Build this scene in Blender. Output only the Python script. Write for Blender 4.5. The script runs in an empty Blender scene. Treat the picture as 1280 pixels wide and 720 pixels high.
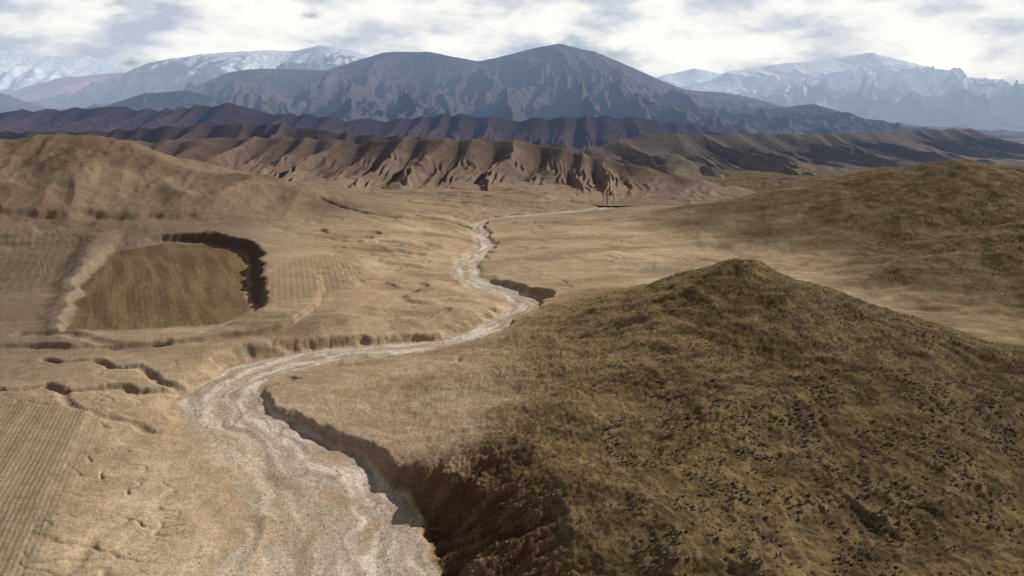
import bpy, math, numpy as np, time
T0=time.time()
rng=np.random.default_rng(7)
scene=bpy.context.scene
scene.view_settings.view_transform='Standard'
scene.view_settings.look='None'
scene.view_settings.exposure=0

# ------------------------------------------------------------ noise
_perm=rng.permutation(256); _perm=np.concatenate([_perm,_perm]).astype(np.int32)
_ang=rng.random(256)*2*np.pi
_gx=np.cos(_ang).astype(np.float32); _gy=np.sin(_ang).astype(np.float32)
def perlin(x,y,seed=0):
    x=np.asarray(x,dtype=np.float64)+seed*17.31; y=np.asarray(y,dtype=np.float64)+seed*9.73
    xi=np.floor(x); yi=np.floor(y)
    xf=(x-xi).astype(np.float32); yf=(y-yi).astype(np.float32)
    xi=xi.astype(np.int64)&255; yi=yi.astype(np.int64)&255
    u=xf*xf*xf*(xf*(xf*6-15)+10); v=yf*yf*yf*(yf*(yf*6-15)+10)
    def g(ix,iy,dx,dy):
        h=_perm[_perm[ix&255]+(iy&255)]
        return _gx[h]*dx+_gy[h]*dy
    n00=g(xi,yi,xf,yf); n10=g(xi+1,yi,xf-1,yf)
    n01=g(xi,yi+1,xf,yf-1); n11=g(xi+1,yi+1,xf-1,yf-1)
    a=n00+u*(n10-n00); b=n01+u*(n11-n01)
    return (a+v*(b-a))*1.41
def fbm(x,y,o=4,seed=0,gain=.5,lac=2.03):
    s=0;a=1;t=0
    for i in range(o):
        s=s+a*perlin(x,y,seed+i*3); t+=a; a*=gain; x=x*lac; y=y*lac
    return s/t
def ridged(x,y,o=4,seed=0,gain=.5,lac=2.07):
    s=0;a=1;t=0
    for i in range(o):
        s=s+a*(1-np.abs(perlin(x,y,seed+i*3))*1.9); t+=a; a*=gain; x=x*lac; y=y*lac
    return s/t
def ss(a,b,x):
    t=np.clip((x-a)/(b-a),0,1); return t*t*(3-2*t)
def lerp(a,b,t): return a+(b-a)*t

def build_mesh(name,co,faces,mat,col=None,smooth=True):
    n=len(co); m=len(faces); k=faces.shape[1]
    me=bpy.data.meshes.new(name)
    me.vertices.add(n); me.vertices.foreach_set('co',np.ascontiguousarray(co,dtype=np.float32).ravel())
    me.loops.add(m*k); me.loops.foreach_set('vertex_index',np.ascontiguousarray(faces,dtype=np.int32).ravel())
    me.polygons.add(m); me.polygons.foreach_set('loop_start',np.arange(0,m*k,k,dtype=np.int32))
    try: me.polygons.foreach_set('loop_total',np.full(m,k,dtype=np.int32))
    except Exception: pass
    me.polygons.foreach_set('use_smooth',np.full(m,smooth,dtype=bool))
    me.update(calc_edges=True)
    if col is not None:
        at=me.color_attributes.new('Col','FLOAT_COLOR','POINT')
        c4=np.ones((n,4),dtype=np.float32); c4[:,:3]=col
        at.data.foreach_set('color',c4.ravel())
    me.materials.append(mat)
    ob=bpy.data.objects.new(name,me); scene.collection.objects.link(ob)
    return ob
def grid_faces(ny,nx):
    i=np.arange(ny*nx,dtype=np.int32).reshape(ny,nx)
    return np.stack([i[:-1,:-1],i[:-1,1:],i[1:,1:],i[1:,:-1]],-1)

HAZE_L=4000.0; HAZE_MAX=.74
def land_material(name,bscale=1.2,bdist=.12,bstr=.6,cvar=.35,cscale=.6):
    m=bpy.data.materials.new(name); m.use_nodes=True
    try: m.cycles.emission_sampling='NONE'
    except Exception as ex: print(ex)
    nt=m.node_tree; N=nt.nodes; L=nt.links; N.clear()
    out=N.new('ShaderNodeOutputMaterial'); bs=N.new('ShaderNodeBsdfPrincipled')
    bs.inputs['Roughness'].default_value=.95; bs.inputs['Specular IOR Level'].default_value=.03
    at=N.new('ShaderNodeAttribute'); at.attribute_name='Col'
    geo=N.new('ShaderNodeNewGeometry')
    n1=N.new('ShaderNodeTexNoise'); n1.inputs['Scale'].default_value=cscale; n1.inputs['Detail'].default_value=5; n1.inputs['Roughness'].default_value=.78
    L.new(geo.outputs['Position'],n1.inputs['Vector'])
    mr=N.new('ShaderNodeMapRange'); mr.inputs['From Min'].default_value=.3; mr.inputs['From Max'].default_value=.7
    mr.inputs['To Min'].default_value=1-cvar; mr.inputs['To Max'].default_value=1+cvar
    L.new(n1.outputs['Fac'],mr.inputs['Value'])
    vm=N.new('ShaderNodeVectorMath'); vm.operation='SCALE'
    L.new(at.outputs['Color'],vm.inputs[0]); L.new(mr.outputs['Result'],vm.inputs['Scale'])
    L.new(vm.outputs['Vector'],bs.inputs['Base Color'])
    n2=N.new('ShaderNodeTexNoise'); n2.inputs['Scale'].default_value=bscale; n2.inputs['Detail'].default_value=3; n2.inputs['Roughness'].default_value=.75
    L.new(geo.outputs['Position'],n2.inputs['Vector'])
    bp=N.new('ShaderNodeBump'); bp.inputs['Strength'].default_value=bstr; bp.inputs['Distance'].default_value=bdist
    L.new(n2.outputs['Fac'],bp.inputs['Height']); L.new(bp.outputs['Normal'],bs.inputs['Normal'])
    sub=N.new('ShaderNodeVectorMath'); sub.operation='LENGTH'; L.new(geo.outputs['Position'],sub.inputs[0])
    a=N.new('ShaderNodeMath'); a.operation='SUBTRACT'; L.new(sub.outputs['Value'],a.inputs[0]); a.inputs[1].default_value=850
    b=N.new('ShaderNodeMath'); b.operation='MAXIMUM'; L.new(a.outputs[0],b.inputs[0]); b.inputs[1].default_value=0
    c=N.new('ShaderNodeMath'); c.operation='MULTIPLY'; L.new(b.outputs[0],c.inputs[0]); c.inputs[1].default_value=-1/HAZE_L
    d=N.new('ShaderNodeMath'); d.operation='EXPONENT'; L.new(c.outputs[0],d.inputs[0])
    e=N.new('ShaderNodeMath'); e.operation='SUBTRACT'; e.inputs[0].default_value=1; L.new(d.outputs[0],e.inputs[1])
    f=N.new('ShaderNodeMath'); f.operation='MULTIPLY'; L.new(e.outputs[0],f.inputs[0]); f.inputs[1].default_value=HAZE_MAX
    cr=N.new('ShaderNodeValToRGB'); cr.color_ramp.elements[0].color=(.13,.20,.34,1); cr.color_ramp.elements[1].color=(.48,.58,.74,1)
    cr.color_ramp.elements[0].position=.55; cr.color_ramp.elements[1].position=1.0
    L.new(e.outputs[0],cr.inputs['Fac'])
    em=N.new('ShaderNodeEmission'); L.new(cr.outputs['Color'],em.inputs['Color'])  # distance haze painted as a glow over the land colour
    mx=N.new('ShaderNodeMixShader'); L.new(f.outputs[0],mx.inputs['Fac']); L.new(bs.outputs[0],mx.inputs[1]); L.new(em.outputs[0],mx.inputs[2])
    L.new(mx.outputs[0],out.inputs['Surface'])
    return m
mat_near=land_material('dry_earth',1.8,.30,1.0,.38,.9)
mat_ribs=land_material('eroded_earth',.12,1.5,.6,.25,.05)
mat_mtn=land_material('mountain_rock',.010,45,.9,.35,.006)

# ------------------------------------------------------------ terrain grid
ys=np.concatenate([np.linspace(-80,58,36),np.exp(np.arange(math.log(60),math.log(1500),.0034)),
                   np.exp(np.linspace(math.log(1520),math.log(60000),100))])
NX=1450
s=np.linspace(-1.0,1.0,NX)
Yg=np.repeat(ys[:,None],NX,1)
Xg=s[None,:]*np.sqrt(ys**2+75**2)[:,None]
NY=len(ys)

def poly_eval(P,R,X,Y):
    k=P.shape[1]-2
    D=np.full(X.shape,999.0); S=np.zeros(X.shape); A=np.zeros((k,)+X.shape)
    for i in range(len(P)-1):
        a=P[i];b=P[i+1]
        lo=min(a[1],b[1])-R; hi=max(a[1],b[1])+R
        r0=np.searchsorted(ys,lo); r1=np.searchsorted(ys,hi)
        if r1<=r0: continue
        x=X[r0:r1];y=Y[r0:r1]
        dx=b[0]-a[0];dy=b[1]-a[1];l2=dx*dx+dy*dy+1e-9
        rx=x-a[0];ry=y-a[1]
        t=np.clip((rx*dx+ry*dy)/l2,0,1)
        d=np.hypot(rx-t*dx,ry-t*dy)
        m=d<D[r0:r1]
        D[r0:r1][m]=d[m]; S[r0:r1][m]=np.sign(dx*ry-dy*rx)[m]
        for j in range(k):
            A[j,r0:r1][m]=(a[2+j]+(b[2+j]-a[2+j])*t)[m]
    return D,S,A
def catmull(P,n=4):
    P=np.array(P,float); Q=np.vstack([2*P[0]-P[1],P,2*P[-1]-P[-2]]); out=[]
    for i in range(1,len(Q)-2):
        for j in range(n):
            t=j/n
            out.append(.5*((2*Q[i])+(-Q[i-1]+Q[i+1])*t+(2*Q[i-1]-5*Q[i]+4*Q[i+1]-Q[i+2])*t*t+(-Q[i-1]+3*Q[i]-3*Q[i+1]+Q[i+2])*t**3))
    out.append(P[-1]); return np.array(out)

wx=Xg+3.0*fbm(Xg/22,Yg/22,3,1)*2; wy=Yg+3.0*fbm(Xg/22,Yg/22,3,2)*2
f_lo=fbm(Xg/130,Yg/130,4,11); f_mid=fbm(Xg/28,Yg/28,4,12); f_hi=fbm(Xg/5,Yg/5,4,13)
f_fine=fbm(Xg/1.3,Yg/1.3,3,14)

river=catmull([(-8,40,20,1,3,6,10),(-32,100,23,.5,8,9,16),(-43,134,23,.5,8,9,18),(-47,156,22,.5,5.5,9,14),(-60,177,16,.5,1.8,9,6),
(-84,202,14,.6,.9,7,4),(-104,226,13,1.6,.7,8,5),(-109,249,12,2.3,.5,9,10),(-100,268,11,2.4,.4,9,12),(-78,284,9,2.2,.4,7,12),
(-51,293,8,1.6,.4,5,12),(-26,302,8,.9,.5,7,8),(-4,331,8,.7,1,9,6),(9,361,10,.6,3.6,9,4),(0,391,9,.6,4.5,9,4),(-20,416,8,.8,2.6,7,5),
(-31,448,9,1,1,7,7),(-30,495,8,1.2,1.2,5,6),(-22,550,7,1.5,1.6,5,5),(-29,616,6,2,2,4,4),(-32,684,6,2.5,2,4,5),(0,722,6,2,1.6,5,5),
(72,772,8,1,1,5,5),(192,868,9,1,1,6,6),(344,955,11,1,1,6,6),(600,1050,14,1,1,6,6),(1000,1200,16,1,1,6,6)],4)
arc=np.concatenate([[0],np.cumsum(np.hypot(*np.diff(river[:,:2],axis=0).T))])
river=np.column_stack([river,arc])
rd,rs,ra=poly_eval(river,150,wx,wy)
hw,bL,bR,wL,wR,rarc=ra
left=rs>0
near=rd<900
bank=np.where(left,bL,bR); bw=np.where(left,wL,wR)
hw=np.where(near,hw,8); bw=np.where(near,bw,6); bank=np.where(near,bank,3)
sd_r=rd*rs
bw=bw*(1+1.0*fbm(rarc/30,rs*3.3,3,9)).clip(.5,2.2)
def hill(P,p=1.35):
    P=np.array(P,float); H=np.zeros(wx.shape)
    for i in range(len(P)-1):
        a=P[i];b=P[i+1]; R=max(a[3],b[3])*1.05
        r0=np.searchsorted(ys,min(a[1],b[1])-R-8); r1=np.searchsorted(ys,max(a[1],b[1])+R+8)
        if r1<=r0: continue
        x=wx[r0:r1];y=wy[r0:r1]
        dx=b[0]-a[0];dy=b[1]-a[1];l2=dx*dx+dy*dy
        rx=x-a[0];ry=y-a[1]; t=np.clip((rx*dx+ry*dy)/l2,0,1)
        d=np.hypot(rx-t*dx,ry-t*dy)
        t=t*t*(3-2*t)*.5+t*.5
        w_=a[3]+(b[3]-a[3])*t; zz=a[2]+(b[2]-a[2])*t
        q=d/w_; q=np.sqrt(q*q+.006)-.0775
        h=zz*np.clip(1-q,0,1)**p
        H[r0:r1]=np.maximum(H[r0:r1],h)
    return H
def pn(hs,p=3.0):
    acc=0
    for h in hs: acc=acc+np.maximum(h,0)**p
    return acc**(1/p)
front=pn([hill([(95,270,35.5,165),(137,245,27,120),(178,225,18,110),(240,180,12,110)],2.1),
          hill([(93,268,30,95),(50,225,22,80),(18,190,15,58),(3,172,11,40)],1.4),
          hill([(3,172,10,36),(14,152,12,36),(36,128,13,44),(65,98,11,60)],1.1),
          hill([(95,268,24,120),(70,205,19,95),(48,150,15,80),(50,110,10,60)],1.2),
          hill([(95,268,27,120),(112,200,22,100),(104,150,17,90),(85,100,10,70)],1.4),
          hill([(60,262,13,110),(0,240,8,90),(-50,226,4.0,60)],1.3)],4.5)
right_h=pn([hill([(130,590,4,60),(190,620,16,100),(250,632,31,150),(300,622,46,175),(335,605,56,195),(373,590,60,205),(444,590,57,205),(620,630,75,240)],1.15),
            hill([(380,585,54,95),(340,515,38,82),(285,478,19,65)],1.1),
            hill([(470,590,56,90),(470,530,44,80)],1.1)],5)
right2=pn([hill([(190,388,3,45),(264,405,17,75),(325,425,32,100),(420,445,48,120),(560,445,66,170)],1.2),
           hill([(325,425,28,60),(290,370,14,50)],1.2)],4)
left_h=pn([hill([(-900,800,92,280),(-700,770,82,250),(-549,750,76,240),(-446,750,72,230),(-325,720,44,200),(-246,700,30,170),(-160,680,14,130),(-90,690,4,60)],1.15),
           hill([(-446,740,63,140),(-400,660,42,100),(-345,610,15,75)],1.1),
           hill([(-640,740,70,140),(-580,650,48,100),(-520,600,18,75)],1.1)],5)
def folds(h,sx,sy,amp,seed,off=.62,g=.42):
    r=ridged((Xg+.3*Yg)/sx,(Yg-.3*Xg)/sy,4,seed,g)
    return amp*(r-off)*ss(2,25,h)
lf=left_h+folds(left_h,90,230,9,31,.6,.36); rf=right_h+folds(right_h,110,160,4.5,32,.6,.33)
r2=right2+folds(right2,60,80,5,33)
th=np.arctan2(Yg-272,Xg-97); rr_=np.hypot(Yg-272,Xg-97)
rill=1-np.abs(perlin(th*13+1.2*f_mid,rr_/45,35))*2
rill2=1-np.abs(perlin(th*40+2.0*f_mid,rr_/18,36))*2
rmask=ss(-.25,.3,perlin(Xg/30,Yg/30,38))
ff=front+folds(front,50,50,2.6,34)+ss(4,14,front)*ss(8,60,rr_)*(.50*(rill-.5)+.26*(rill2-.5))*rmask*np.clip(rr_/90,0,1.3)
lf=np.maximum(lf,0);rf=np.maximum(rf,0);r2=np.maximum(r2,0);ff=np.maximum(ff,0)
hills=pn([lf,rf,r2,ff],4)
rightnear=(~left)&near
toe=ss(-12,6,Xg+.25*(175-Yg))*(1-ss(175,215,Yg))*ss(8,20,rd-hw)*rightnear
hill_veg=np.maximum(ss(3.5,11,ff+3.5*f_mid+.04*(Xg-10)*(Xg<60)),toe)
hill_veg=np.maximum(hill_veg,((~near)&(Xg>0)&(Yg<230))*1.0)
# ---- base level
Tl=5.0+0.004*np.clip(Yg-200,0,2000); Tr=3.6
side_T=np.where(left,Tl,Tr)
side_T=np.where(near,side_T,np.where(Xg>0,4.0,6.0))
dist=np.clip(rd-hw,0,400)
base=lerp(np.minimum(bank,side_T),side_T,ss(0,75,dist))
base=base+f_lo*3.0*ss(20,120,dist)+f_mid*1.1*ss(2,40,dist)
def scarp(n,th,w): return ss(th-w,th+w,n)
region=ss(6,25,dist)*np.where(left|~near,1,.3)*(1-ss(1000,1500,Yg))*(1-ss(4,14,hills))*ss(225,270,Yg)
tn=fbm(Xg/90+.2*f_mid,Yg/60,3,21)
base=base+region*(1.8*scarp(tn,.12,.05)+1.5*scarp(tn,-.15,.05)+.5*scarp(fbm(Xg/50,Yg/40,3,22),.1,.06))
dr=np.abs(fbm(Xg/60+.25*f_mid,Yg/90,3,24)); drm=(1-ss(0,.03,dr))*ss(5,20,dist)*(1-ss(5,12,hills))*ss(230,260,Yg)*ss(-.1,.25,f_lo+.1)
base=base-.5*drm
nearleft=(1-ss(225,240,Yg))*ss(6,25,dist)*left
base=base+nearleft*(1.0*scarp(tn,.05,.10)+.8*f_mid-.5*(1-ss(0,.05,np.abs(fbm(Xg/24,Yg/14,3,25)))))
sy=572+14*fbm(Xg/40,Yg*0,3,23)*2
lm=1-ss(-250,-205,Xg)
base=base+4*ss(0,10,Yg-sy)*lm*(1-ss(60,160,Yg-sy)*.6)
# ---- brown ploughed hollow with crescent wall
F1=np.array([(-207,302,.4),(-165,305,.8),(-140,312,1.6),(-131,330,4),(-140,355,6.0),(-158,400,8),(-178,456,8),(-205,505,8),(-240,530,6.5),(-275,528,4),(-300,505,1.5),(-262,405,1.2),(-207,302,.4)],float)
fd,_,fa=poly_eval(F1,120,wx,wy)
def inside(P,x,y):
    c=np.zeros(x.shape,bool)
    for i in range(len(P)-1):
        x1,y1=P[i][:2];x2,y2=P[i+1][:2]
        if y1==y2: continue
        c^=((y1>y)!=(y2>y))&(x<(x2-x1)*(y-y1)/(y2-y1)+x1)
    return c
fin=inside(F1,wx,wy)
sd=np.where(fin,-fd,fd); wall=fa[0]
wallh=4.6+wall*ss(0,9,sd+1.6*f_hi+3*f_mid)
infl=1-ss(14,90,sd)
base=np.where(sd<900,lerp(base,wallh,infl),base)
bm,_,ba=poly_eval(np.array([(-196,292,2.0),(-240,370,4.0),(-285,450,4.5),(-322,530,3)],float),60,wx,wy)
berm=ba[0]*(1-ss(2,19,bm))
base=base+berm*ss(-2,3,sd)
F4=catmull([(-255,292,1.5),(-200,283,2.5),(-150,290,2.5),(-112,308,3),(-104,345,2.5),(-118,395,1.5)],4)
g4,s4,a4=poly_eval(F4,40,wx,wy)
base=base-np.where(g4<30,a4[0]*(1-ss(0,22,g4))*(s4<0)*ss(0,3,g4),0)*.8
F2=np.array([(-480,540),(-335,540),(-262,400),(-300,350),(-420,345),(-480,540)],float)
fin2=inside(F2,wx,wy)
F3=np.array([(-139,222),(-230,226),(-230,90),(-90,90),(-108,140),(-139,222)],float)
fin3=inside(F3,Xg+1.2*f_mid,Yg+1.2*f_mid)
d3,_,_=poly_eval(F3,30,Xg+1.2*f_mid,Yg+1.2*f_mid)
m3=np.where(fin3,ss(0,3,d3),0)
dry=(Xg*.922+Yg*.387)
dry1=(Xg*.873+Yg*.488)
base=lerp(base,4.0+.015*(Yg-150)+.3*f_lo,np.where(fin3,ss(0,8,d3),0)*.9)
base=base+m3*.04*np.sin(dry*2*np.pi/1.35+2*f_mid)
terr=base+hills
tc=np.sin((terr*1.0)*2*np.pi/1.6+7*f_mid+3.5*f_hi)
tc2=np.sin((Xg*.75+Yg*.35+hills*1.5)*2*np.pi/3.4+7*f_mid+2*f_hi)
tcc=np.maximum(tc,tc2*ss(-.2,.3,perlin(Xg/12,Yg/12,37)))
terr=terr+ .06*tcc*ss(3,12,hills)*(Yg<500)
rough=np.maximum(ff.clip(0,12)/12,toe)+.7*r2.clip(0,12)/12+.35*rf.clip(0,12)/12+.15*lf.clip(0,12)/12
terr=terr+ rough.clip(0,1)*(.40*f_hi+.34*f_fine)*(Yg<900)
terr=terr+ .22*f_hi+.09*f_fine*(1-m3)
for P,dep,w in [(np.array([(-240,236),(-186,230),(-172,236),(-162,232),(-147,239),(-137,236),(-122,240),(-112,243)],float),2.2,3.0),
            (np.array([(-190,263),(-180,258),(-171,262),(-158,255),(-148,257),(-135,245),(-124,241)],float),1.9,2.8),
            (np.array([(-225,300),(-205,296),(-190,290),(-170,283),(-155,287)],float),1.6,5),
            (np.array([(-162,232),(-155,222),(-146,216),(-131,213),(-118,205)],float),1.0,2.5),
            (np.array([(-190,680),(-140,640),(-95,628),(-60,640),(-30,630)],float),2.5,5),
            (np.array([(-64,177),(-88,167),(-101,150),(-99,128)],float),.5,3.0)]:
    P=catmull(P,3); g,_,_=poly_eval(P,30,Xg+2.6*f_mid+1.4*f_hi,Yg+2.6*f_mid-1.4*f_hi)
    terr=terr-dep*(1-ss(.1*w,w,g))*(.9+.4*perlin(Xg/9,Yg/9,26))
# ---- river
edge=rd-hw+1.4*f_hi+3.0*f_mid
rib=fbm(rarc/16,sd_r/40,3,41)
edge_r=edge-1.5*rib*bw*.45
kb=ss(0,1,edge_r/bw)
bed=-.1+.40*f_mid+.14*f_hi+.06*f_fine+.25*np.sin(sd_r/3.2+3*perlin(rarc/38,sd_r/9,5)+rarc/45)
z=np.where(near,lerp(bed,terr,kb),terr)
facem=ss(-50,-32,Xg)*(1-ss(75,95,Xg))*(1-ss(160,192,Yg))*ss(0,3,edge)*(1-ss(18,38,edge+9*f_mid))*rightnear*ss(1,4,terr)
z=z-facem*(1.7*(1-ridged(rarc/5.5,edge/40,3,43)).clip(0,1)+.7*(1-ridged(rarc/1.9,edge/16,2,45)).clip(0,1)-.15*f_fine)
far=ss(1500,4000,Yg)
z=z*(1-far)+far*(6+6*fbm(Xg/900,Yg/900,3,51))

dzdx=np.gradient(z,axis=1)/np.gradient(Xg,axis=1)
dYr=np.gradient(Yg,axis=0); dXr=np.gradient(Xg,axis=0)
dzdy=(np.gradient(z,axis=0)-dzdx*dXr)/dYr
slope=np.hypot(dzdx,dzdy)

# ------------------------------------------------------------ colours
def C(r,g,b): return np.array([r,g,b])[None,None,:]
def mix(a,b,t): return a+(b-a)*np.clip(t,0,1)[...,None]
sand=C(.385,.285,.187); pale=C(.50,.395,.28); brown=C(.21,.152,.10); grey=C(.205,.165,.122)
col=np.ones(Xg.shape+(3,))*sand
col=mix(col,pale,ss(-.05,.4,fbm(Xg/60,Yg/35,5,61))*.6)
col=mix(col,brown,ss(-.05,.4,fbm(Xg/80,Yg/50,5,62))*.75)
col=mix(col,pale,ss(.05,.3,fbm(Xg/20,Yg/11,4,60))*.3)
col=mix(col,grey,(1-ss(-250,-110,Xg+30*f_lo))*(1-ss(560,640,Yg))*ss(228,245,Yg)*.85)  # greyer left ground, its darker tone also painting in cloud shade
col=mix(col,C(.22,.162,.118),ss(540,850,Yg+200*f_lo)*.75)  # far valley browned to stand for shade under clouds
col=mix(col,brown*.8,drm*.45)
trk=1-ss(.0,.03,np.abs(fbm(Xg/95,Yg/60,2,63)))
col=mix(col,pale,trk*.3*(hills<4))
pl=ss(.05,.2,fbm(Xg/70,Yg/60,2,59))*left*ss(8,20,dist)*ss(240,300,Yg)*(1-ss(500,600,Yg))*(hills<3)
col=mix(col,brown,pl*(.5+.5*np.sin((Xg*.8-Yg*.6+40*f_lo)*2*np.pi/4.5))*.45)
hc_left=C(.22,.163,.113); hc_right=C(.225,.173,.106)
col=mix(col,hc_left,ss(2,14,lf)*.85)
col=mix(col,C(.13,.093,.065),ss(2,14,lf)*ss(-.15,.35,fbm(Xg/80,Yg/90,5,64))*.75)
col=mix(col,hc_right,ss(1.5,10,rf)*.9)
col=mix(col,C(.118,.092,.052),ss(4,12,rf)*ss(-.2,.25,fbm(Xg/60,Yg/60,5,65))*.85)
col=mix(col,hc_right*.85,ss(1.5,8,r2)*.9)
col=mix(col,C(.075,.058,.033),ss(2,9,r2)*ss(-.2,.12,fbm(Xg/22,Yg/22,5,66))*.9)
dryg=C(.275,.20,.105); oliv=C(.168,.123,.055); dark=C(.068,.050,.027)
col=mix(col,dryg,hill_veg*.88)
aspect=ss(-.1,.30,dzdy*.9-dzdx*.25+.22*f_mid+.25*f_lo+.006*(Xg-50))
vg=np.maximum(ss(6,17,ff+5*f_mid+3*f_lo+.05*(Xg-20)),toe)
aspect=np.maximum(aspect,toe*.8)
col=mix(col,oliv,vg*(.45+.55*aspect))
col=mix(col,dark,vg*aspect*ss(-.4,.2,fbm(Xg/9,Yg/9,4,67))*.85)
col=mix(col,C(.21,.16,.058),vg*ss(.05,.45,fbm(Xg/35,Yg/35,3,70))*(1-.5*aspect)*.6)
speck=ss(.05,.35,fbm(Xg/1.5,Yg/1.5,3,68))
col=mix(col,dark*.8,hill_veg*speck*.5)
col=mix(col,C(.26,.195,.11),ss(3,12,hills)*ss(.6,.98,tcc)*.38*(Yg<500))
col=mix(col,C(.23,.17,.09),vg*ss(.55,.9,rill2)*.25*rmask)
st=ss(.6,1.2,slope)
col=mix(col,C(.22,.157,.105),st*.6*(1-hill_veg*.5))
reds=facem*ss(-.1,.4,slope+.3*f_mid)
col=mix(col,C(.085,.048,.028),reds*.95)  # reddish earth of the cut face, darkened to carry its shade
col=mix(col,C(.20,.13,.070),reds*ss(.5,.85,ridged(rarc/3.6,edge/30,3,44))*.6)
infield=np.where(fin,ss(0,5,fd+f_hi*2),0)
st1=.5+.5*np.sin(dry1*2*np.pi/2.6+3*f_mid+1.0*f_lo)
fcol=mix(C(.215,.152,.088)+0*col,C(.10,.068,.038),(st1*.25+.75*ss(-.4,.4,fbm(dry1/7+f_lo,(Yg*.87-Xg*.49)/90,4,71))))
fcol=mix(fcol,C(.12,.083,.045),ss(0,.4,f_lo+f_mid*.5)*.5)
fcol=fcol*(1+.35*fbm(Xg/3,Yg/3,3,58))[...,None]
col=mix(col,fcol,infield*.95)
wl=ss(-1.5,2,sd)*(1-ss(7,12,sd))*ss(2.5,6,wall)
col=mix(col,C(.085,.057,.038),wl*.9)  # shade on the crescent wall painted as a dark tone
col=mix(col,C(.27,.21,.15),ss(1,3,berm)*.6*(~fin))
col=mix(col,mix(C(.17,.135,.10)+0*col,C(.22,.175,.125),.5+.5*np.sin(dry1*2*np.pi/5+3*f_mid)),np.where(fin2,.75,0))
st3=.5+.5*np.sin(dry*2*np.pi/1.35+2*f_mid)
st3b=ss(-.3,.35,fbm(dry/4,(Yg-Xg*.4)/120,4,72))
c3=mix(C(.34,.265,.18)+0*col,C(.20,.15,.10),st3*.22+.5*st3b)
col=mix(col,c3,m3*.95)
pm=ss(0,1,1.25-np.hypot((Xg+118)/26,(Yg-405)/70))
pm=ss(.1,.4,pm)
col=mix(col,mix(C(.31,.225,.14)+0*col,C(.20,.145,.09),.5+.5*np.sin((Xg*.95+Yg*.31)*2*np.pi/3.2)),pm*.6)
grav=C(.42,.355,.29); grav2=C(.62,.555,.48)
rm=np.where(near,1-ss(-.6,1.2,edge),0)
gc=mix(grav+0*col,grav2,ss(-.2,.3,fbm(rarc/30,sd_r/4,4,73)))
brl=1-ss(0,.08,np.abs(perlin(rarc/42,sd_r/7,74)+.35*perlin(rarc/12,sd_r/5,75)))
gc=mix(gc,C(.25,.195,.14),brl*.65)
gc=mix(gc,sand*.95,ss(.08,.3,fbm(rarc/26,sd_r/8,3,76))*.75)
gc=gc*(1+.28*f_fine[...,None])
gc=gc*(1-.25*ss(500,900,Yg))[...,None]
col=mix(col,gc,rm)
ap=np.where(left&near,1-ss(6,45,edge),0)*(1-ss(205,225,Yg))*(1-m3)
col=mix(col,mix(sand+0*col,pale,ss(-.2,.3,fbm(Xg/12,Yg/25,4,77))),ap*.5)
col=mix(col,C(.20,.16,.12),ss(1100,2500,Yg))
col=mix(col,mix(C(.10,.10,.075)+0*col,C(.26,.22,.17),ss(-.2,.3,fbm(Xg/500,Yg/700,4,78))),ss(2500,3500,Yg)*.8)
col=col*(1+.20*f_hi[...,None])
col=np.clip(col,.02,.75)

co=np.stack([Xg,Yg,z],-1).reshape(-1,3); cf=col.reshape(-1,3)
Fq=grid_faces(NY,NX)
lab=np.zeros((NY,NX),int)
lab[(rm>.5)]=1; lab[((ff>2.5)|(toe>.5))&(rm<=.5)]=2; lab[(rf>3)&(lab==0)&(rf>r2)]=3; lab[(r2>2.5)&(lab==0)]=4
lab[(lf>5)&(lab==0)]=5; lab[(infield>.5)&(lab==0)]=6; lab[(m3>.5)&(lab==0)]=7
fl=lab[:-1,:-1]
names=['ground','dry_riverbed','grassy_hill','grassy_hill','grassy_hill','bare_hill','ploughed_field','ploughed_field']
for k,nm in enumerate(names):
    f=Fq[fl==k]
    if len(f)==0: continue
    used=np.zeros(len(co),bool); used[f.ravel()]=True
    remap=np.cumsum(used)-1
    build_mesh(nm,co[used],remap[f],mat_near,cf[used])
print('terrain',time.time()-T0)

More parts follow.
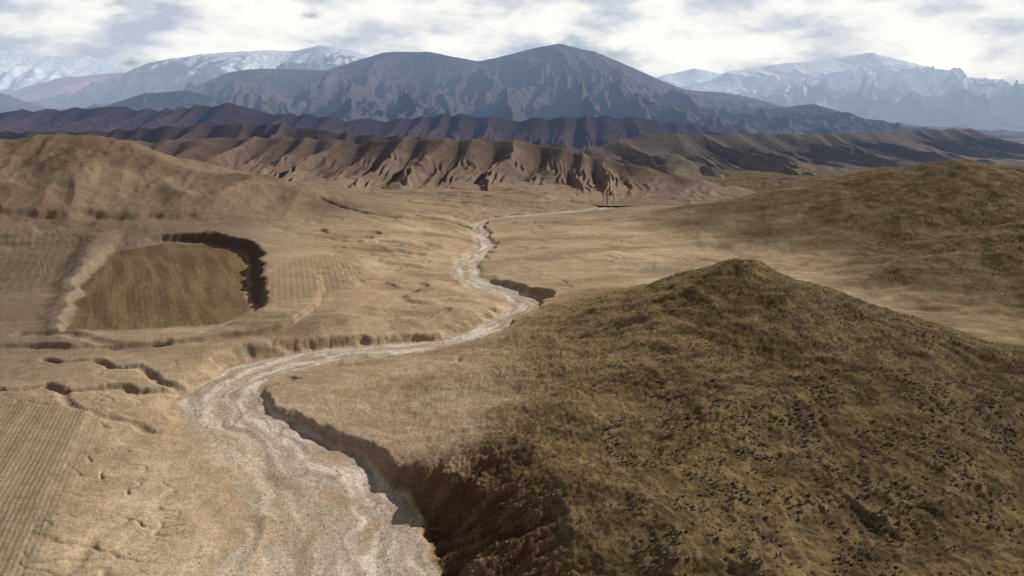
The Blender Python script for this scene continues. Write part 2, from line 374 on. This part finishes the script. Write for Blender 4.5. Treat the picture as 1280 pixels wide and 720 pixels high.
# ------------------------------------------------------------ ranges
def tri(p): return np.abs(2*(p-np.floor(p))-1)
def make_range(name,crest,Df,Db,ribw,mat,c_lo,c_hi,seed,nx=1000,ny=220,rough=.05,snow=None,pw=(.85,2.4),dark=None,det=1.0,regular=True,lean=.5,u_front=1.0):
    P=np.array(crest,float)
    x=np.linspace(P[0,0],P[-1,0],nx); nb=ny//4
    u=np.concatenate([np.linspace(-.7,0,nb,endpoint=False),np.linspace(0,u_front,ny-nb)])
    X=np.repeat(x[None,:],ny,0)
    cz=np.interp(x,P[:,0],P[:,2]); cy=np.interp(x,P[:,0],P[:,1])
    k=max(3,nx//90); ker=np.hanning(k+2)[1:-1]; ker/=ker.sum()
    cz=np.convolve(np.pad(cz,k,mode='edge'),ker,'same')[k:-k]
    cy=np.convolve(np.pad(cy,k,mode='edge'),ker,'same')[k:-k]
    amp=np.abs(P[:,2]).max()
    cz=cz+amp*rough*1.1*fbm(x/(ribw*1.6),x*0,5,seed+1,.55)
    cy=cy+ribw*1.0*fbm(x/(ribw*3),x*0+5,3,seed+2)
    U=np.repeat(u[:,None],nx,1)
    A=np.abs(U)
    if regular:
        ph=X/ribw+1.0*perlin(X/(ribw*2.6),X*0+1.5,seed+3)+(lean+.6*perlin(X/(ribw*5),X*0,seed+13))*U+.26*perlin(X/(ribw*1.1),U*2.2,seed+4)
        cz=cz+amp*.07*(tri(ph[nb])-.5)
        loc=.72+.28*np.cos(ph*2*np.pi/2.7)
        r2_=tri(ph*2.0+.5*perlin(X/(ribw*1.2),U*3,seed+5)+.35)
        r3=tri(ph*5.0+1.1*perlin(X/(ribw*.6),U*6,seed+6))
        r1=tri(ph)
        r=.74*r1*loc+.24*r2_*ss(.05,.4,A)+.14*r3*ss(.08,.4,A)
        Dfl=Df*(1+.25*perlin(x/(ribw*2),x*0,seed+12))[None,:]
    else:
        Dfl=Df*(1+.25*perlin(X/(ribw*4),X*0,seed+12))
    Y=np.where(U>=0,cy[None,:]-U*Dfl,cy[None,:]-U*Db)
    if not regular:
        wv=.7*perlin(X/(ribw*2.2),Y/(ribw*2.2),seed+3)
        r1=1-np.abs(perlin(X/ribw+wv,Y/(ribw*3.2),seed+4))*2.2
        r2_=1-np.abs(perlin(X/(ribw*.42)+wv*2+U,Y/(ribw*1.2),seed+5))*2.2
        r3=1-np.abs(perlin(X/(ribw*.17)+wv*3+U,Y/(ribw*.45),seed+6))*2.2
        r=.52*r1+.30*r2_*ss(.02,.25,A)+.18*r3*ss(.04,.3,A)
    r=np.clip(r,-.2,1)
    t=np.sqrt(A*A+.0005)-.0223
    h=np.clip(1-t,0,1)
    ex=pw[0]+(pw[1]-pw[0])*(1-r)
    Z=cz[None,:]*h**ex
    Z=Z+amp*rough*det*fbm(X/(ribw*.5),Y/(ribw*.5),5,seed+7,.55)*ss(.02,.25,A)*np.clip(h*1.5,0,1)
    Z=np.where(h<=.002,-6,Z)+1+3*np.clip(h*10,0,1)
    hn=np.clip(Z/amp,0,1)
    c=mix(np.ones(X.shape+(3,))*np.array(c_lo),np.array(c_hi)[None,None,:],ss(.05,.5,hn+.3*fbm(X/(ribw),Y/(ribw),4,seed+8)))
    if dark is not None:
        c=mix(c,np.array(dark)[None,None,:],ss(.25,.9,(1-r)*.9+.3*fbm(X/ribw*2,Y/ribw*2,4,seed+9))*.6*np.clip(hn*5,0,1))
    if snow is not None:
        s0,s1=snow
        sn=ss(s0,s1,Z+amp*.26*fbm(X/(ribw*.5),Y/(ribw*.8),5,seed+10,.65)+amp*.16*(.4-r3)-amp*.12*(r1-.5))
        c=mix(c,np.array([.92,.93,.95])[None,None,:],sn)
    co=np.stack([X,Y,Z],-1).reshape(-1,3)
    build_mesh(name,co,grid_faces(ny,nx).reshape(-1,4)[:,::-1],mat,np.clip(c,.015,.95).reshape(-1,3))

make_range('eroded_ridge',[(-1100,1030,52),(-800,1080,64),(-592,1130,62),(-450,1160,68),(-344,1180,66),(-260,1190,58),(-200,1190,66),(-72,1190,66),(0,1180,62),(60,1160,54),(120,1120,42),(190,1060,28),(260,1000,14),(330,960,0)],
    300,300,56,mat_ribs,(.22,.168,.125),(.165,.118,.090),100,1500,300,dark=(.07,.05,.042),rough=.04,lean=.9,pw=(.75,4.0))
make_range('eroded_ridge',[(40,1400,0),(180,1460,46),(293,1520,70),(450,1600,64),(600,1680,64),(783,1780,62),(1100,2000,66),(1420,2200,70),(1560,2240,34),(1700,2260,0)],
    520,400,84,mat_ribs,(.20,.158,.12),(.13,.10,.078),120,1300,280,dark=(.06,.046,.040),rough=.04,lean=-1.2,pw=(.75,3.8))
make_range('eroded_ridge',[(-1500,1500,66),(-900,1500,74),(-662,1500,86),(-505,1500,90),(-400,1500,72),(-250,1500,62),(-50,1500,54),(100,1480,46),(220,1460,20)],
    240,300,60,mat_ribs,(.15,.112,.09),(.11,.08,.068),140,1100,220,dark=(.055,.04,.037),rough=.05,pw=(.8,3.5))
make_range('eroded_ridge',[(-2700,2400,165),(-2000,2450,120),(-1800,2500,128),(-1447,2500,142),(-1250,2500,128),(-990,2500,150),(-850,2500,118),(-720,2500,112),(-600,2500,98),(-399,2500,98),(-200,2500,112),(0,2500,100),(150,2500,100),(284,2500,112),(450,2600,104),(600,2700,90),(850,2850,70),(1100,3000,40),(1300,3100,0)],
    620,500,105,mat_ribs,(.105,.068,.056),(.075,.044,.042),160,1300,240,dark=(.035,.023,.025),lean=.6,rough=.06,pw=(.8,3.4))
make_range('mountain',[(-5200,5600,500),(-4700,6000,420),(-4313,6000,320),(-4040,6000,195),(-3640,6000,185),(-3100,6000,290),(-2765,6000,300),(-2360,6000,480),(-1955,6000,500),(-1550,6000,500),(-1080,6000,645),(-674,6000,640),(-270,6000,575),(67,6000,654),(400,6000,700),(674,6000,635),(1078,6000,478),(1483,6000,340),(1750,6000,315),(2157,6000,250),(2700,6000,125),(3500,6000,20)],
    2600,1500,480,mat_mtn,(.12,.095,.083),(.135,.10,.088),180,1400,320,rough=.05,pw=(.8,2.4),dark=(.045,.038,.042),det=1.2,regular=False)
make_range('mountain',[(-3100,4700,120),(-2700,4700,190),(-2450,4700,270),(-2150,4700,285),(-1900,4700,220),(-1500,4700,120),(-900,4700,60)],
    900,700,260,mat_mtn,(.045,.045,.05),(.05,.05,.055),200,500,140,regular=False)
make_range('mountain',[(900,4700,60),(1500,4700,150),(2000,4700,200),(2400,4900,110),(2900,5100,30)],
    1300,900,300,mat_mtn,(.07,.065,.06),(.06,.058,.06),205,700,180,regular=False)
make_range('snowy_mountain',[(-7500,9500,200),(-6420,9500,330),(-5564,9500,520),(-4815,9500,826),(-4170,9500,945),(-3317,9500,1027),(-2568,9500,1067),(-2033,9500,966),(-1284,9500,724),(-428,9500,400)],
    3500,2500,800,mat_mtn,(.10,.085,.09),(.12,.095,.10),220,1000,240,snow=(690,860),dark=(.05,.045,.055),det=1.2,regular=False)
make_range('mountain',[(-9500,11000,700),(-7870,11000,527),(-7130,11000,646),(-6640,11000,729),(-6000,11000,823),(-5400,11000,705),(-4900,11000,467),(-4200,11000,200)],
    3000,2000,700,mat_mtn,(.36,.15,.12),(.40,.17,.14),240,600,160,dark=(.2,.08,.07),regular=False)
make_range('snowy_mountain',[(-13500,15000,1900),(-11600,15000,1720),(-10780,15000,1564),(-9770,15000,1435),(-9100,15000,1460),(-8260,15000,1250),(-7750,15000,1130),(-7080,15000,900),(-5730,15000,440)],
    5000,4000,1300,mat_mtn,(.2,.2,.22),(.2,.2,.22),260,700,180,snow=(500,900),dark=(.05,.05,.07),regular=False)
make_range('snowy_mountain',[(500,12000,300),(2430,12000,436),(2970,12000,604),(3510,12000,863),(4320,12000,992),(5130,12000,1070),(5940,12000,1175),(6615,12000,1018),(7290,12000,825),(8100,12000,760),(8640,12000,657),(9450,12000,620),(11500,12000,800)],
    5200,3000,900,mat_mtn,(.09,.085,.09),(.09,.085,.09),280,1200,320,rough=.06,snow=(330,600),dark=(.02,.02,.03),det=1.3,regular=False,pw=(.8,2.6))
make_range('snowy_mountain',[(0,19000,900),(2424,19000,1520),(3636,19000,1187),(4848,19000,1430),(6060,19000,1187),(8000,19000,900)],
    5200,3000,1300,mat_mtn,(.2,.2,.22),(.2,.2,.22),300,500,140,snow=(500,900),regular=False)
print('ranges',time.time()-T0)

# ------------------------------------------------------------ vegetation & stones
def simple_mat(name,c1,c2):
    m=bpy.data.materials.new(name); m.use_nodes=True; nt=m.node_tree; b=nt.nodes['Principled BSDF']
    b.inputs['Roughness'].default_value=.9; b.inputs['Specular IOR Level'].default_value=.1
    g=nt.nodes.new('ShaderNodeNewGeometry'); n=nt.nodes.new('ShaderNodeTexNoise'); n.inputs['Scale'].default_value=.7; n.inputs['Detail'].default_value=3
    r=nt.nodes.new('ShaderNodeValToRGB'); r.color_ramp.elements[0].position=.35; r.color_ramp.elements[1].position=.65
    r.color_ramp.elements[0].color=(*c1,1); r.color_ramp.elements[1].color=(*c2,1)
    nt.links.new(g.outputs['Position'],n.inputs['Vector']); nt.links.new(n.outputs['Fac'],r.inputs['Fac']); nt.links.new(r.outputs['Color'],b.inputs['Base Color'])
    return m
area=np.abs(np.gradient(Xg,axis=1)*dYr)
def pick(w,n):
    w=(w*area).ravel(); cdf=np.cumsum(w); idx=np.searchsorted(cdf,rng.random(n)*cdf[-1])
    return co[idx].copy()
def tufts(name,w,n,smin,smax,mat,nb=14,pw_=2.5):
    p=pick(w,n); p[:,:2]+=rng.normal(0,.15,(n,2))
    sz=smin+(smax-smin)*rng.random(n)**pw_
    a=rng.random((n,nb))*2*np.pi; rr=(.25+.75*rng.random((n,nb)))*sz[:,None]
    hh=(.35+.65*rng.random((n,nb)))*sz[:,None]*.6*(1.15-rr/sz[:,None]*.6)
    tip=np.stack([p[:,None,0]+np.cos(a)*rr*.8,p[:,None,1]+np.sin(a)*rr*.8,p[:,None,2]+hh],-1)
    w2=sz[:,None]*.32; ca=np.cos(a+1.57);sa=np.sin(a+1.57)
    b1=np.stack([p[:,None,0]+np.cos(a)*rr*.3+ca*w2,p[:,None,1]+np.sin(a)*rr*.3+sa*w2,p[:,None,2]-.12+0*a],-1)
    b2=np.stack([p[:,None,0]+np.cos(a)*rr*.3-ca*w2,p[:,None,1]+np.sin(a)*rr*.3-sa*w2,p[:,None,2]-.12+0*a],-1)
    V=np.stack([b1,b2,tip],2).reshape(-1,3)
    build_mesh(name,V,np.arange(len(V)).reshape(-1,3),mat,smooth=False)
w1=hill_veg*(vg*(.25+aspect))*ss(-.4,.3,fbm(Xg/14,Yg/14,3,81))*(Yg>70)*(Yg<300)*(Xg<240)*(1-reds)
tufts('shrubs',w1,24000,.16,.66,simple_mat('shrub_foliage',(.12,.10,.06),(.24,.20,.13)),11)
w1b=w1*(Yg<200)*(Xg>25)*ss(-.2,.3,fbm(Xg/9,Yg/9,3,82))
tufts('shrubs',w1b,2600,.5,1.05,simple_mat('shrub_foliage_grey',(.17,.15,.11),(.30,.27,.21)),34,1.8)
tufts('dry_grass',hill_veg*(Yg>70)*(Yg<320)*(Xg<240)*(1-reds),32000,.10,.30,simple_mat('dry_grass_blades',(.16,.125,.06),(.31,.24,.12)),7)
w2=(ss(3,9,r2)*ss(-.05,.2,fbm(Xg/22,Yg/22,5,66))+.15*ss(4,12,rf))*(Yg<700)
tufts('shrubs',w2,10000,.3,1.0,simple_mat('shrub_foliage_far',(.065,.052,.03),(.11,.09,.055)),10)
def stones(name,w,n,smin,smax,mat):
    p=pick(w,n); sz=smin+(smax-smin)*rng.random(n)**4
    O=np.array([(1,0,0),(0,1,0),(-1,0,0),(0,-1,0),(0,0,1),(0,0,-1)],float)
    V=O[None]*(sz[:,None,None])*(.6+.7*rng.random((n,6,1))); 
    th=rng.random(n)*6.28; c_,s_=np.cos(th)[:,None],np.sin(th)[:,None]
    V=np.stack([V[...,0]*c_-V[...,1]*s_,V[...,0]*s_+V[...,1]*c_,V[...,2]*.7],-1)+p[:,None,:]
    F=np.array([(0,1,4),(1,2,4),(2,3,4),(3,0,4),(1,0,5),(2,1,5),(3,2,5),(0,3,5)])
    F=(F[None]+np.arange(n)[:,None,None]*6).reshape(-1,3)
    build_mesh(name,V.reshape(-1,3),F,mat,smooth=False)
stones('stones',(rm*.9+reds*.4+.02*(Yg<260)*(1-m3))*(Yg<420)*(Yg>60),9000,.08,.36,simple_mat('stone',(.22,.17,.13),(.46,.38,.30)))

# ------------------------------------------------------------ utility pole
import bmesh
from mathutils import Vector
def cyl(bm,p0,p1,r0,r1,n=8):
    p0=Vector(p0);p1=Vector(p1); d=(p1-p0).normalized(); a=d.orthogonal().normalized(); b=d.cross(a)
    R0=[bm.verts.new(p0+(a*math.cos(t)+b*math.sin(t))*r0) for t in [2*math.pi*i/n for i in range(n)]]
    R1=[bm.verts.new(p1+(a*math.cos(t)+b*math.sin(t))*r1) for t in [2*math.pi*i/n for i in range(n)]]
    for i in range(n): bm.faces.new([R0[i],R0[(i+1)%n],R1[(i+1)%n],R1[i]])
    bm.faces.new(R0[::-1]); bm.faces.new(R1)
pm_=simple_mat('weathered_concrete',(.32,.30,.27),(.45,.43,.39))
def pole(x,y,h):
    r=np.searchsorted(ys,y); c=np.argmin(abs(Xg[r]-x)); z0=z[r,c]-.3
    bm=bmesh.new()
    cyl(bm,(x-1.6,y,z0),(x-1.2,y,z0+h),.28,.18); cyl(bm,(x+1.6,y,z0),(x+1.2,y,z0+h),.28,.18)
    cyl(bm,(x-3.6,y,z0+h-1.5),(x+3.6,y,z0+h-1.5),.14,.14)
    cyl(bm,(x-1.3,y,z0+h*.55),(x+1.3,y,z0+h-1.6),.08,.08); cyl(bm,(x+1.3,y,z0+h*.55),(x-1.3,y,z0+h-1.6),.08,.08)
    for dx in (-3.3,0,3.3): cyl(bm,(x+dx,y,z0+h-1.5),(x+dx,y,z0+h-2.6),.12,.09)
    me=bpy.data.meshes.new('utility_pole'); bm.to_mesh(me); bm.free(); me.materials.append(pm_)
    o=bpy.data.objects.new('utility_pole',me); scene.collection.objects.link(o)
pole(-292,415,17)

# ------------------------------------------------------------ sun direction and added out-of-view sheet that casts soft shade patches
SUN_EL=math.radians(32); SUN_AZ=math.radians(55)
sdv=Vector((math.sin(SUN_AZ)*math.cos(SUN_EL),math.cos(SUN_AZ)*math.cos(SUN_EL),math.sin(SUN_EL)))
CH=1500.0; kx=sdv.x/sdv.z*CH; ky=sdv.y/sdv.z*CH
gx=np.linspace(-2600,2600,261); gy=np.linspace(-300,3600,196)
GX,GY=np.meshgrid(gx,gy)
def blob(cx,cy,rx,ry,a): 
    q=((GX-cx+60*fbm(GX/150,GY/150,3,91))/rx)**2+((GY-cy+60*fbm(GX/150,GY/150,3,92))/ry)**2
    return a*np.exp(-q*1.2)
dens=(blob(185,125,100,80,.8)+blob(-640,740,260,120,.5)+blob(-330,420,90,130,.4)+blob(480,480,140,80,.55)+blob(-250,1380,330,110,.35)
      +blob(900,1500,500,200,.4)+blob(-1500,1500,700,500,.6)+blob(300,2500,900,260,.5)+blob(-420,170,190,120,.4)+blob(300,640,60,50,.3))  # blobs set where shade should land on hills and ridges
dens=dens+.35*ss(.08,.4,fbm(GX/420,GY/420,4,93))*ss(900,1300,GY)
edgef=ss(0,300,GX+2600)*ss(0,300,2600-GX)*ss(0,80,GY+300)*ss(0,300,3600-GY)
dens=np.clip(dens*(1+.5*fbm(GX/90,GY/90,4,94)),0,.85)*edgef
CO=np.stack([GX+kx,GY+ky,CH+60*fbm(GX/200,GY/200,4,95)],-1).reshape(-1,3)
mc=bpy.data.materials.new('shade_cloud_veil'); mc.use_nodes=True; nt=mc.node_tree; N=nt.nodes; L=nt.links; N.clear()
o_=N.new('ShaderNodeOutputMaterial'); at=N.new('ShaderNodeAttribute'); at.attribute_name='Col'
dfc=N.new('ShaderNodeBsdfDiffuse'); dfc.inputs['Color'].default_value=(.85,.86,.88,1); tl=N.new('ShaderNodeBsdfTranslucent'); tl.inputs['Color'].default_value=(.8,.8,.8,1)
m1=N.new('ShaderNodeMixShader'); L.new(dfc.outputs[0],m1.inputs[1]); L.new(tl.outputs[0],m1.inputs[2])
tr=N.new('ShaderNodeBsdfTransparent'); m2=N.new('ShaderNodeMixShader'); L.new(at.outputs['Fac'],m2.inputs[0]); L.new(tr.outputs[0],m2.inputs[1]); L.new(m1.outputs[0],m2.inputs[2])
L.new(m2.outputs[0],o_.inputs['Surface'])
build_mesh('shade_cloud',CO,grid_faces(len(gy),len(gx)).reshape(-1,4),mc,np.repeat(dens.reshape(-1,1),3,1))

w=bpy.data.worlds.new('sky'); scene.world=w; w.use_nodes=True
nt=w.node_tree; N=nt.nodes; L=nt.links; N.clear()
out=N.new('ShaderNodeOutputWorld')
sky=N.new('ShaderNodeTexSky'); sky.sky_type='NISHITA'; sky.sun_disc=False; sky.sun_elevation=SUN_EL; sky.sun_rotation=SUN_AZ
sky.dust_density=2.0; sky.altitude=1200
bg1=N.new('ShaderNodeBackground'); bg1.inputs['Strength'].default_value=.08; L.new(sky.outputs[0],bg1.inputs['Color'])
tc_=N.new('ShaderNodeTexCoord')
def noise(scale,sz,loc,det,ro,dist=0):
    mp=N.new('ShaderNodeMapping'); mp.inputs['Scale'].default_value=(1,1,sz); mp.inputs['Location'].default_value=loc
    L.new(tc_.outputs['Generated'],mp.inputs['Vector'])
    n=N.new('ShaderNodeTexNoise'); n.inputs['Scale'].default_value=scale; n.inputs['Detail'].default_value=det; n.inputs['Roughness'].default_value=ro; n.inputs['Distortion'].default_value=dist
    L.new(mp.outputs[0],n.inputs['Vector']); return n
n1=noise(7,2.2,(.3,.1,.2),6,.55)
mk=N.new('ShaderNodeMapRange'); mk.interpolation_type='SMOOTHSTEP'; mk.inputs['From Min'].default_value=.26; mk.inputs['From Max'].default_value=.38
L.new(n1.outputs['Fac'],mk.inputs['Value'])
n2=noise(8,2.6,(2.4,1.1,.5),8,.56)
cr=N.new('ShaderNodeValToRGB'); e=cr.color_ramp.elements
e[0].position=.36; e[0].color=(.50,.56,.66,1); e[1].position=.58; e[1].color=(1.0,.985,.95,1)
x=e.new(.45); x.color=(.70,.73,.78,1)
x=e.new(.51); x.color=(.88,.88,.88,1)
L.new(n2.outputs['Fac'],cr.inputs['Fac'])
sep=N.new('ShaderNodeSeparateXYZ'); L.new(tc_.outputs['Generated'],sep.inputs[0])
up=N.new('ShaderNodeMapRange'); up.inputs['From Min'].default_value=.15; up.inputs['From Max'].default_value=.5; up.inputs['To Min'].default_value=1.0; up.inputs['To Max'].default_value=.15
L.new(sep.outputs['Z'],up.inputs['Value'])
bg2=N.new('ShaderNodeBackground'); L.new(cr.outputs[0],bg2.inputs['Color']); L.new(up.outputs[0],bg2.inputs['Strength'])
mx=N.new('ShaderNodeMixShader'); L.new(mk.outputs[0],mx.inputs[0]); L.new(bg1.outputs[0],mx.inputs[1]); L.new(bg2.outputs[0],mx.inputs[2])
L.new(mx.outputs[0],out.inputs['Surface'])

sl=bpy.data.lights.new('sun','SUN'); sl.energy=5.0; sl.angle=math.radians(.6); sl.color=(1,.92,.81)
so=bpy.data.objects.new('sun',sl); scene.collection.objects.link(so)
so.rotation_euler=(sdv).to_track_quat('Z','Y').to_euler()
cam=bpy.data.cameras.new('camera'); cam.lens=24; cam.sensor_width=36; cam.clip_start=1; cam.clip_end=120000
cob=bpy.data.objects.new('camera',cam); scene.collection.objects.link(cob)
cob.location=(0,0,100); cob.rotation_euler=(math.radians(90-13.8),0,0)
scene.camera=cob
print('done',time.time()-T0)
